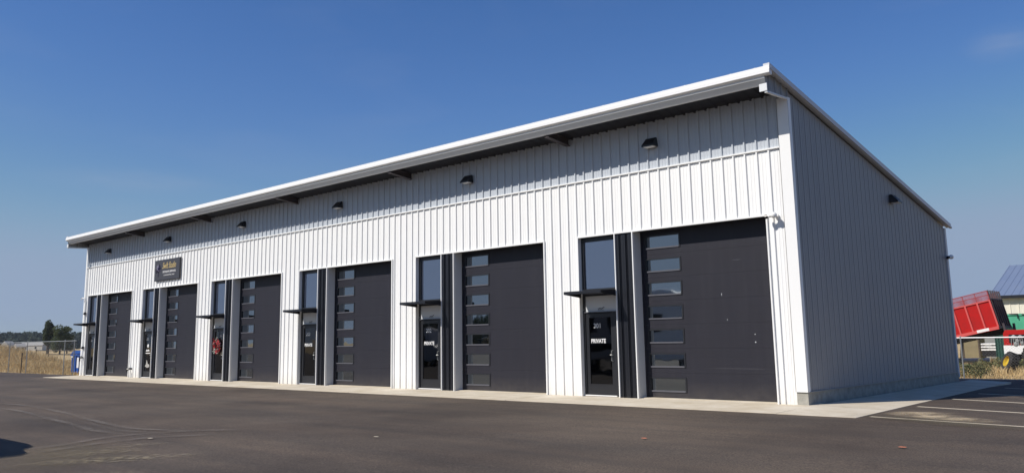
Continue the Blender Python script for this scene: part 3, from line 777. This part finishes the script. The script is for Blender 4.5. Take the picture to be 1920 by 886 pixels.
root = empty('pipe_rail_fence', (-32, 8, 0), label='dark steel pipe rail fence crossing the dry field behind the chain link', cat='fence')
for u in (0, 2.9, 8.5, 12.5, 16, 20):
    b = MB(); b.tube([(u, 0, -.2), (u, 0, 1.38)], .05, 6); b.build('post', M['rust'], root)
for z in (1.28, .95):
    b = MB(); b.tube([(0 if z > 1 else 2.9, 0, z), (24, 0, z - .12)], .04, 6); b.build('rail', M['rust'], root)

# dumpster
D = empty('dumpster', (-5.2, 1.5, 0), label='blue steel dumpster standing behind the left corner of the building', cat='dumpster')
b = MB(); b.prism([(-.8, 0), (.9, 0), (.95, 1.08), (-.86, 1.08)], 0, 1.3)
for xx in (-.6, -.1, .4): b.box(xx - .04, xx + .04, -.05, 0, .05, 1.05)
b.box(-.9, .98, -.06, 1.34, 1.0, 1.09); b.build('body', M['blue'], D)
b = MB(); b.prism([(-.9, 1.1), (.98, 1.1), (.9, 1.24), (-.5, 1.30)], -.05, 1.33); b.build('lid', M['blue'], D)
b = MB(); b.box(-.72, -.5, -.07, -.055, .9, .99); b.box(.15, .5, -.058, -.052, .3, .9); b.build('label_plate', M['letter'], D)
b = MB()
for xx in (-.6, .6): b.tube([(xx, .2, -.06), (xx + .06, .2, -.06)], .07, 10)
b.build('caster', M['rubber'], D)

# ------------------------------------------------------------------ vegetation
def blades(name, m, n, rx, ry, hf, wd, zf, keep=lambda x, y: True, lean=.35, label=''):
    v = []; f = []
    for i in range(n):
        x, y = random.uniform(*rx), random.uniform(*ry)
        if not keep(x, y): continue
        h = hf(x, y) * random.uniform(.55, 1.15); z = zf(x, y) - .03
        a = random.uniform(0, math.pi); dx, dy = math.cos(a) * wd / 2, math.sin(a) * wd / 2
        lx, ly = random.gauss(0, lean) * h, random.gauss(0, lean) * h
        k = len(v)
        v += [(x - dx, y - dy, z), (x + dx, y + dy, z), (x + dx * .8 + lx * .4, y + dy * .8 + ly * .4, z + h * .6), (x - dx * .8 + lx * .4, y - dy * .8 + ly * .4, z + h * .6), (x + lx, y + ly, z + h)]
        f += [(k, k + 1, k + 2, k + 3), (k + 3, k + 2, k + 4)]
    me = bpy.data.meshes.new(name); me.from_pydata(v, [], f); me.materials.append(m)
    o = bpy.data.objects.new(name, me); col.objects.link(o)
    tag(o, label, 'grass', kind='stuff'); return o
blades('dry_grass', M['drygrass'], 46000, (-42, -2.5), (.8, 22), lambda x, y: (.28 if y < 1.6 else .75 if (x < -22 and y < 7) else .5) * (1 + .5 * noise.noise((x * .3, y * .3, 5))), .035, field, lambda x, y: x < -3 and random.random() < 1.2 - y / 26, label='tall golden dry grass behind the chain link fence at left')
blades('dry_grass', M['drygrass'], 9000, (38.2, 52), (16.5, 28), lambda x, y: (.2 if y < 19 else .36) * (1 + .5 * noise.noise((x * .5, y * .5, 8))), .03, field, lambda x, y: noise.noise((x * .6, y * .4, 3)) > -.25 or y < 17.5, label='dry straw coloured grass along the fence at right')
blades('dry_grass', M['drygrass'], 9000, (32, 46), (26, 42), lambda x, y: .4, .03, field, label='thin dry grass around the parked farm machines')
def weeds(name, n, rx, ry, label):
    v = []; f = []; clumps = [(random.uniform(*rx), random.uniform(*ry), random.uniform(.28, .62)) for _ in range(n)]
    for cx, cy_, h in clumps:
        if noise.noise((cx * .5, cy_ * .4, 3)) > .22 or (cy_ < 22.2 and abs(cx - 48.52 + 8.9 * (cy_ + 18.35) / 40.35) < .42): continue
        for i in range(110):
            u = random.random(); r_ = h * .55 * math.sqrt(random.random()) * (1 - .5 * u); a = random.uniform(0, 6.283)
            c = Vector((cx + r_ * math.cos(a), cy_ + r_ * math.sin(a), field(cx, cy_) + h * u))
            p = Vector((random.gauss(0, 1), random.gauss(0, 1), random.gauss(0, 1))).normalized(); q_ = p.orthogonal().normalized()
            s = random.uniform(.02, .05); k = len(v)
            v += [c + p * s * 1.5, c + q_ * s * .6, c - p * s * 1.5, c - q_ * s * .6]; f.append((k, k + 1, k + 2, k + 3))
    me = bpy.data.meshes.new(name); me.from_pydata(v, [], f); me.materials.append(M['weeds'])
    o = bpy.data.objects.new(name, me); col.objects.link(o); tag(o, label, 'weeds', kind='stuff')
weeds('weeds', 230, (37.5, 46), (17.6, 26), 'green weeds growing behind the right hand fence')

def tree(loc, h, wd, m, label, seed, columns=9):
    rnd = random.Random(seed); root = empty('tree', loc, label=label, cat='tree', group='trees beyond the field')
    b = MB(); b.tube([(0, 0, -.3), (.1, 0, h * .35), (0, .1, h * .8)], h * .035, 8, h * .012)
    for k in range(7):
        a = rnd.uniform(0, 6.28); z = h * rnd.uniform(.25, .7); b.tube([(0, 0, z), (math.cos(a) * wd * .35, math.sin(a) * wd * .35, z + h * .15)], h * .014, 5, h * .004)
    b.build('trunk', M['bark'], root)
    lob = []
    for k in range(columns):
        z = rnd.uniform(.18, .88); rr = wd * .5 * (1 - abs(z - .42) ** 1.5 * 1.3) * rnd.uniform(.2, .75); a = rnd.uniform(0, 6.28)
        lob.append((rr * math.cos(a), rr * math.sin(a), z * h, wd * rnd.uniform(.13, .26), h * rnd.uniform(.10, .19)))
    v = []; f = []
    for lx, ly, lz, lr, lh in lob:
        for i in range(420):
            d_ = Vector((rnd.gauss(0, 1), rnd.gauss(0, 1), rnd.gauss(0, 1))).normalized() * (rnd.random() ** .35)
            c = Vector((lx + d_.x * lr, ly + d_.y * lr, lz + d_.z * lh)); s = h * rnd.uniform(.010, .022)
            p = Vector((rnd.gauss(0, 1), rnd.gauss(0, 1), rnd.gauss(0, 1))).normalized(); q_ = p.orthogonal().normalized(); k = len(v)
            v += [c + p * s, c + q_ * s, c - p * s, c - q_ * s]; f.append((k, k + 1, k + 2, k + 3))
    me = bpy.data.meshes.new('crown'); me.from_pydata(v, [], f); me.materials.append(m)
    o = bpy.data.objects.new('crown', me); col.objects.link(o); o.parent = root
def aim(u, dist):
    """ground point seen at photo column u, at a distance from the camera"""
    dv = cf * 1572.83 + cr * (u - 960); dv.z = 0; dv.normalize(); return 48.52 + dv.x * dist, -18.35 + dv.y * dist
x, y = aim(108, 250); tree((x, y, 0), 8.6, 4.0, M['leaf'], 'tall narrow dark green tree left of the building', 3, 13)
x, y = aim(131, 240); tree((x, y, 0), 7.0, 6.0, M['leaf2'], 'broad green tree close to the left end of the building', 5, 15)
x, y = aim(144, 260); tree((x, y, 0), 5.6, 4.2, M['leaf'], 'lower green tree half hidden by the left corner of the building', 9, 11)
x, y = aim(11, 120); tree((x, y, 0), 3.2, 2.2, M['leaf'], 'small dark bush at the far left above the dry grass', 12, 6)
def woods(name, pts, n, hh, label, seed):
    rnd = random.Random(seed); v = []; f = []
    for i in range(n):
        u = rnd.random(); k_ = u * (len(pts) - 1); i0 = min(int(k_), len(pts) - 2); tt = k_ - i0
        a = pts[i0]; c_ = pts[i0 + 1]; x, y = a[0] + (c_[0] - a[0]) * tt, a[1] + (c_[1] - a[1]) * tt
        H = hh * (.8 + .55 * noise.noise((u * 9, seed, 0)) + .25 * noise.noise((u * 40, seed, 4)))
        z = H * rnd.random() ** .6; s = rnd.uniform(.35, .8) * hh / 7
        c = Vector((x + rnd.gauss(0, hh * .8), y + rnd.gauss(0, hh * .8), z))
        p = Vector((rnd.gauss(0, 1), rnd.gauss(0, 1), rnd.gauss(0, 1))).normalized(); q_ = p.orthogonal().normalized(); k = len(v)
        v += [c + p * s, c + q_ * s, c - p * s, c - q_ * s]; f.append((k, k + 1, k + 2, k + 3))
    me = bpy.data.meshes.new(name); me.from_pydata(v, [], f); me.materials.append(M['woods'])
    o = bpy.data.objects.new(name, me); col.objects.link(o); tag(o, label, 'woods', kind='stuff')
woods('far_woods', [aim(u, 800) for u in (-120, 0, 60, 120, 220)], 20000, 13.5, 'dark line of woods along the horizon beyond the field', 2)
woods('far_woods', [aim(u, 330) for u in (1780, 1900, 2100)], 3000, 4, 'woods far behind the farm yard at right', 4)
woods('far_woods', [(-90, -110), (-20, -125), (40, -120), (110, -90)], 15000, 8, 'unseen line of trees added across the lot to darken the window reflections', 6)  # out-of-view trees, added so the garage windows have something dark to reflect
# hazy low hills on the horizon
v = []; f = []
for i in range(81):
    a = -120 + i * 6; x, y = aim(a * 1.0, 2600); h = 26 + 22 * noise.noise((i * .09, 2, 0))
    v += [(x, y, -5), (x, y, max(4, h)), (x - 200, y + 60, -5)]
for i in range(80):
    k = i * 3; f += [(k, k + 3, k + 4, k + 1), (k + 1, k + 4, k + 5, k + 2)]
me = bpy.data.meshes.new('hills'); me.from_pydata(v, [], f); me.materials.append(M['woods'])
o = bpy.data.objects.new('hills', me); col.objects.link(o); tag(o, kind='structure')
def farhouse(u, dist, w_, h_, label, rz=0, m='farwall'):
    x, y = aim(u, dist); r_ = empty('farmhouse', (x, y, -.2), R(42) + rz, label=label, cat='house', group='far buildings beyond the field')
    b = MB(); b.box(-w_ / 2, w_ / 2, -3, 3, 0, h_ * .6); b.prism([(-w_ / 2, h_ * .6), (w_ / 2, h_ * .6), (w_ / 2, h_ * .6 + .01)], -3, 3); b.build('wall', M[m], r_)
    b = MB(); b.prism([(-3.3, h_ * .58), (3.3, h_ * .58), (0, h_)], -w_ / 2 - .3, w_ / 2 + .3, Matrix.Rotation(R(90), 4, 'Z')); b.build('roof', M['farroof'], r_)
    b = MB()
    for xx in (-w_ * .25, w_ * .2): b.box(xx - .6, xx + .6, -3.03, -3.0, h_ * .15, h_ * .42)
    b.build('window', M['frame'], r_)
farhouse(36, 640, 5, 6.2, 'small white gabled farmhouse beyond the field, leftmost', R(70))
farhouse(58, 620, 5, 4.6, 'small pale farmhouse beyond the field, between the gabled house and the long barn', R(40))
farhouse(83, 660, 15, 5.6, 'long pale barn roof beyond the field, left of the tall tree')
b = MB(); b.lathe([(0, 1.75), (.9, 1.6), (2.2, .8), (3.2, 0)], Matrix.Translation((-13, 12, -.1)), 14)
tag(b.build('soil_mound', M['brown']), 'brown soil mound behind the blue dumpster', 'mound')

# ------------------------------------------------------------------ right hand farm yard
B_ = empty('barn', (35.1, 40, -.3), R(0), label='cream ribbed metal barn with blue grey metal roof at the right edge', cat='barn')
b = MB(); ribbed(b, 'x', 0, -1, 0, 16, 0, 4.0, pitch=.45); ribbed(b, 'y', 0, -1, 0, 12, 0, lambda y: 4.0 + min(y, 12 - y) * .36, pitch=.45); ribbed(b, 'y', 16, 1, 0, 12, 0, lambda y: 4.0 + min(y, 12 - y) * .36, pitch=.45); ribbed(b, 'x', 12, 1, 0, 16, 0, 4.0, pitch=.45)
b.build('wall', M['barn'], B_)
b = MB()
for s in (0, 1):
    for i in range(41):
        xa, xb = -.15 + i * .3975, -.15 + (i + 1) * .3975
        Y = lambda y: y if s == 0 else 12 - y
        b.q((xa, Y(-.3), 3.95), (xb, Y(-.3), 3.95), (xb, Y(6), 6.2), (xa, Y(6), 6.2))
        b.prism([(xa - .03, 0), (xa + .03, 0), (xa + .015, .018), (xa - .015, .018)], 0, 1, Matrix(((1, 0, 0, 0), (0, Y(6) - Y(-.3), 0, Y(-.3)), (0, 2.25, 1, 3.952), (0, 0, 0, 1))))
b.build('roof', M['barnroof'], B_)
b = MB(); b.box(-.18, 16.2, -.36, -.28, 3.80, 3.98); b.build('gutter', M['black'], B_)
b = MB(); b.box(-.03, .12, -.05, .02, 0, 3.95); b.build('corner_trim', M['trim'], B_)

T = empty('dump_trailer', (38.46, 26, 1.66), 0, label='red farm dump trailer with its ribbed bed tipped up beside the building', cat='trailer')
Rt = Matrix.Rotation(R(-12), 4, 'Y')   # bed tilted: right end raised
LB = 4.6; HB = 1.38; WB = 2.2
def tq(b, pts): b.q(*[Rt @ Vector(p) for p in pts])
b = MB(); b.box(-LB, 0, 0, .05, .08, HB, Rt); b.box(-LB, 0, WB - .05, WB, .08, HB, Rt); b.box(-LB, 0, .0, WB, .0, .09, Rt); b.box(-LB, -LB + .05, 0, WB, 0, HB, Rt)
b.box(-.05, -.01, .02, WB - .02, .08, HB, Rt)
bed = b.build('bed', M['red'], T)
b = MB()
for i in range(9): b.box(-LB + .15 + i * .55, -LB + .22 + i * .55, -.05, 0, .08, HB, Rt)
b.box(-LB, 0, -.06, 0, -.02, .12, Rt); b.box(-LB, .02, -.045, 0, HB - .06, HB, Rt); b.build('rib', M['redrib'], bed)
b = MB()
for i in range(6): b.box(0.0, .06, .05 + i * .4, .12 + i * .4, .0, HB + .45, Rt)
b.box(.0, .05, 0, WB, .0, .12, Rt); b.box(0, .05, 0, WB, HB, HB + .06, Rt); b.build('tailgate', M['steel'], bed)
b = MB()
for i in range(9): b.box(-LB + .1 + i * .56, -LB + .14 + i * .56, .0, .03, HB, HB + .42, Rt)
b.box(-LB, 0, 0, .04, HB + .40, HB + .44, Rt); b.box(-LB, 0, WB - .04, WB, HB + .40, HB + .44, Rt)
for i in range(150):
    u = -LB + i * .0307; b.box(u, u + .011, .012, .016, HB, HB + .40, Rt); b.box(u, u + .011, WB - .02, WB - .016, HB, HB + .4, Rt)
for i in range(12): b.box(-LB, 0, .017, .02, HB + .02 + i * .032, HB + .028 + i * .032, Rt)
b.build('mesh_extension', M['redmesh'], bed)
b = MB(); b.box(-.95, -.42, -.07, -.06, .0, .13, Rt); b.build('name_plate', M['letter'], bed)
b = MB(); b.box(-LB, .1, .35, .5, -.22, -.02, Rt); b.box(-LB, .1, 1.7, 1.85, -.22, -.02, Rt); b.box(-LB, .15, .2, 2.0, -.1, -.02, Rt); b.build('underframe', M['black'], T)
b = MB(); b.tube([(.15, .1, .25), (.25, .1, -.3), (.28, .1, -1.7)], .06, 8); b.tube([(.15, 2.1, .25), (.28, 2.1, -1.7)], .06, 8); b.build('rear_post', M['steel'], T)
b = MB(); b.tube([(-1.75, .4, -.5), (-1.9, .4, -1.85)], .06, 6); b.tube([(-2.9, 1.1, -.7), (-3.6, 1.1, -1.5)], .08, 8); b.box(-4.6, -2.2, .4, 1.8, -1.55, -1.4); b.build('chassis', M['black'], T)
def wheel(parent, loc, r_, wdt, ax='Y', rim='farroof', tilt=None, name='wheel'):
    Mx = Matrix.Translation(loc) @ (Matrix.Rotation(R(90), 4, 'X') if tilt is None else tilt)
    b = MB(); b.lathe([(r_ * .55, -wdt / 2), (r_ * .9, -wdt / 2), (r_, -wdt * .35), (r_, wdt * .35), (r_ * .9, wdt / 2), (r_ * .55, wdt / 2)], Mx, 24)
    for i in range(20):
        a = 2 * math.pi * i / 20
        for s in (-1, 1):
            Q = Mx @ Matrix.Rotation(a + s * .08, 4, 'Z'); b.box(r_ * .97, r_ * 1.05, -.02 - r_ * .03, .02 + r_ * .03, 0 if s > 0 else -wdt * .42, wdt * .42 if s > 0 else 0, Q)
    o = b.build(name, M['rubber'], parent)
    b = MB(); b.lathe([(0, wdt * .15), (r_ * .2, wdt * .2), (r_ * .25, wdt * .1), (r_ * .5, wdt * .12), (r_ * .56, wdt * .48), (r_ * .56, -wdt * .48), (r_ * .5, -wdt * .1), (0, -wdt * .1)], Mx, 20)
    b.build('rim', M[rim], o)
    return o
for lx in (-3.9, -2.9): wheel(T, (lx, .25, -1.4), .45, .3)

G = empty('grain_cart', (36.3, 34, -.2), label='bright green hopper cart with black pipes behind the red tractor', cat='grain cart')
b = MB(); b.prism([(.0, 2.6), (5.2, 2.6), (5.2, 2.35), (4.4, 1.5), (1.1, 1.5), (.1, 2.25)], 0, 2.4); b.box(-.02, 5.25, -.04, 2.44, 2.56, 2.66); b.build('hopper', M['green'], G)
b = MB(); b.prism([(.1, 2.1), (.75, 2.35), (1.15, 1.7), (.8, 1.65), (.6, 2.05), (.3, 1.95)], -.15, -.05); b.box(.7, 1.2, -.1, 0, 1.55, 1.75); b.build('auger_arm', M['dkgreen'], G)
b = MB(); b.tube([(1.5, -.05, 2.62), (1.75, -.1, 2.6), (1.75, -.12, 1.6)], .035, 6); b.tube([(2.1, -.05, 2.62), (2.15, -.1, 2.2), (1.9, -.12, 1.55)], .04, 6); b.tube([(.9, -.05, 2.65), (1.3, -.08, 2.65), (1.3, -.08, 2.4)], .03, 6); b.build('pipe', M['black'], G)
b = MB(); b.box(.8, 4.8, .3, 2.1, .8, 1.5); b.build('chassis', M['dkgreen'], G)
wheel(G, (3.4, -.1, .75), .75, .5)
TR = empty('tractor', (38.8, 25, -.2), label='red tractor with exposed engine and white lower panel at the right edge', cat='tractor')
b = MB(); b.prism([(0, 1.1), (0, 1.62), (.08, 1.78), (3.0, 1.84), (3.0, 1.1)], 0, .9); b.build('hood', M['red'], TR, bevel=.02)
b = MB(); b.box(.22, 1.0, -.02, .01, 1.22, 1.58); b.box(-.01, .0, .15, .75, 1.2, 1.6); b.build('grille_recess', M['black'], TR)
b = MB()
for cx_, cz_, r_ in ((.42, 1.46, .1), (.55, 1.30, .09), (.68, 1.48, .08), (.48, 1.15, .1), (.72, 1.2, .08)): b.lathe([(0, .05), (r_ * .6, .05), (r_, .02), (r_, 0)], Matrix.Translation((cx_, -.02, cz_)) @ Matrix.Rotation(R(90), 4, 'X'), 14)
for i in range(6): b.tube([(.3 + i * .1, -.04, 1.1), (.34 + i * .08, -.06, 1.45)], .02, 6)
b.build('engine', M['galv'], TR)
b = MB(); b.box(-.02, .85, -.03, .92, .72, 1.1); b.build('lower_panel', M['trim'], TR)
b = MB(); b.box(.1, 2.9, .2, .7, .5, .75); b.build('chassis', M['black'], TR)
wheel(TR, (1.35, -.15, .62), .62, .36, rim='trim'); wheel(TR, (3.0, -.2, .8), .8, .4, rim='trim')
LT = empty('loose_tyre', (39.62, 22, .02), label='black lugged tyre with yellow rim leaning in the weeds', cat='tyre')
wheel(LT, (0, 0, .22), .42, .34, rim='yellow', tilt=Matrix.Rotation(R(-52), 4, 'Z') @ Matrix.Rotation(R(68), 4, 'X'), name='tyre')
CR = empty('plywood_crate', (34.7, 34, -.2), label='tan plywood box standing behind the tipped red trailer', cat='crate')
b = MB(); b.box(0, .86, 0, 1.2, 0, 1.45); b.build('box', M['tan'], CR)
b = MB(); b.box(-.02, .06, -.03, 0, 0, 1.47); b.box(.8, .88, -.03, 0, 0, 1.47); b.box(-.02, .88, -.035, -.0, 1.4, 1.48); b.build('frame', M['bark'], CR)
BS = empty('board_stack', (35.88, 33, -.1), label='stack of white boards behind the weeds, right of the plywood box', cat='boards')
for i in range(3):
    b = MB(); b.box(0, .72, 0, 1.0, .62 + i * .15, .70 + i * .15); b.build('board', M['trim'], BS)
b = MB(); b.box(.02, .7, .05, .95, .3, .615); b.box(.03, .1, .05, .95, .7, .77); b.box(.5, .6, .05, .95, .85, .92); b.build('spacer', M['frame'], BS)
b = MB(); b.box(37.05, 37.55, 31, 32.5, -.2, 1.62); 
for i in range(4): b.box(37.06 + i * .13, 37.1 + i * .13, 30.96, 31, -.1, 1.58)
tag(b.build('steel_container', M['dkgreen'], bevel=.01), 'dark green upright steel container between the white boards and the red tractor', 'container')
b = MB(); b.tube([(34.9, 30, .05), (36.9, 30.2, .08)], .13, 10); b.tube([(34.88, 30, .05), (34.93, 30, .05)], .15, 10)
tag(b.build('concrete_pipe', M['barn']), 'pale pipe lying on the ground in front of the white boards', 'pipe')
b = MB(); b.box(35.0, 37.3, 37, 38, -.2, 1.35)
tag(b.build('grey_shed', M['galv'], bevel=.02), 'low grey metal box behind the stack of white boards', 'shed')

# ------------------------------------------------------------------ vehicles standing behind and beside the viewer (their shadow and reflections show)
CAR = empty('parked_car', (31.0, -15.25, -.14), R(0), label='silver car parked just left of view whose rounded shadow falls on the asphalt', cat='car')
b = MB()
body = [(-2.1, .35), (-2.25, .8), (-2.2, 1.3), (-2.0, 1.7), (-1.7, 1.78), (.1, 1.78), (.7, 1.66), (1.35, 1.24), (1.95, 1.1), (2.25, .88), (2.32, .5), (2.2, .28), (-2.0, .28)]
secs = [(-.88, .0), (-.9, .55), (-.8, .9), (.8, .9), (.9, .55), (.88, .0)]
def cw(z): return .89 if z < .8 else .89 - (z - .8) * .22
rows = []
for yy in (-1, -.93, .93, 1):
    rows.append([(px_ * (1 if abs(yy) < 1 else .985), yy * cw(pz), pz) for px_, pz in body])
for ra, rb in zip(rows, rows[1:]):
    for i in range(len(body)):
        j = (i + 1) % len(body); b.q(ra[i], ra[j], rb[j], rb[i])
b.q(*rows[0]); b.q(*rows[-1])
bo = b.build('body', M['carpaint'], CAR, bevel=.22); bo.modifiers['bevel'].segments = 5
b = MB()
for s in (-1, 1):
    b.q((-1.9, s * .83, 1.15), (1.1, s * .83, 1.15), (.5, s * .735, 1.6), (-1.8, s * .735, 1.6))
b.build('window', M['glass_d'], CAR)
for wx in (-1.35, 1.4):
    for s in (-1, 1): wheel(CAR, (wx, s * .82, .32), .32, .2, rim='galv')
b = MB()
for s in (-.6, .6): b.box(2.29, 2.34, s - .16, s + .16, .62, .72)
b.build('headlight', M['plastic_w'], CAR)
MH = empty('motorhome', (24.0, -17.9, -.14), R(3), label='white motorhome parked across the lot, seen only in the garage window reflections', cat='motorhome')
b = MB(); b.prism([(-4, .5), (-4, 3.3), (2.2, 3.4), (3.3, 3.1), (3.4, 2.3), (2.6, 2.1), (3.2, 1.3), (4.1, 1.1), (4.2, .5)], -1.2, 1.2); b.build('body', M['trim'], MH, bevel=.08)
b = MB()
for a, c in ((-3.2, -2.2), (-1.2, .2), (1.0, 1.8)): b.box(a, c, 1.2, 1.22, 1.7, 2.4)
b.box(-4, 3, 1.2, 1.215, .9, 1.2); b.build('window', M['frame'], MH)
for wx in (-2.4, 3.1):
    for s in (-1, 1): wheel(MH, (wx, s * 1.0, .42), .42, .3)
MH.scale.z = 1.16
VAN = empty('delivery_van', (4, -21, -.14), R(8), label='white van parked far across the lot, seen only in reflections', cat='van')
b = MB(); b.prism([(-2.8, .4), (-2.8, 2.4), (1.2, 2.45), (1.9, 1.5), (2.8, 1.2), (2.9, .4)], -1, 1); b.build('body', M['trim'], VAN, bevel=.08)
b = MB(); b.box(.3, 1.4, 1.0, 1.02, 1.5, 2.1); b.build('window', M['frame'], VAN)
for wx in (-1.8, 1.9):
    for s in (-1, 1): wheel(VAN, (wx, s * .85, .35), .35, .24)

hz = bpy.data.meshes.new('haze'); bm = bmesh.new(); bmesh.ops.create_cube(bm, size=1)
for v_ in bm.verts: v_.co = Vector((v_.co.x * 5800, v_.co.y * 5800, -7 if v_.co.z < 0 else 62))
bm.to_mesh(hz); bm.free(); hm = bpy.data.materials.new('haze'); hm.use_nodes = True; ht = hm.node_tree; ht.nodes.clear()
ho = ht.nodes.new('ShaderNodeOutputMaterial'); hv = ht.nodes.new('ShaderNodeVolumePrincipled'); hv.inputs['Color'].default_value = (.80, .88, 1, 1)
hv.inputs['Density'].default_value = .00012; hv.inputs['Anisotropy'].default_value = .2; ht.links.new(hv.outputs[0], ho.inputs['Volume'])
hz.materials.append(hm); hob = bpy.data.objects.new('haze', hz); col.objects.link(hob); tag(hob, 'thin bluish summer haze over the far fields', 'haze', kind='stuff')
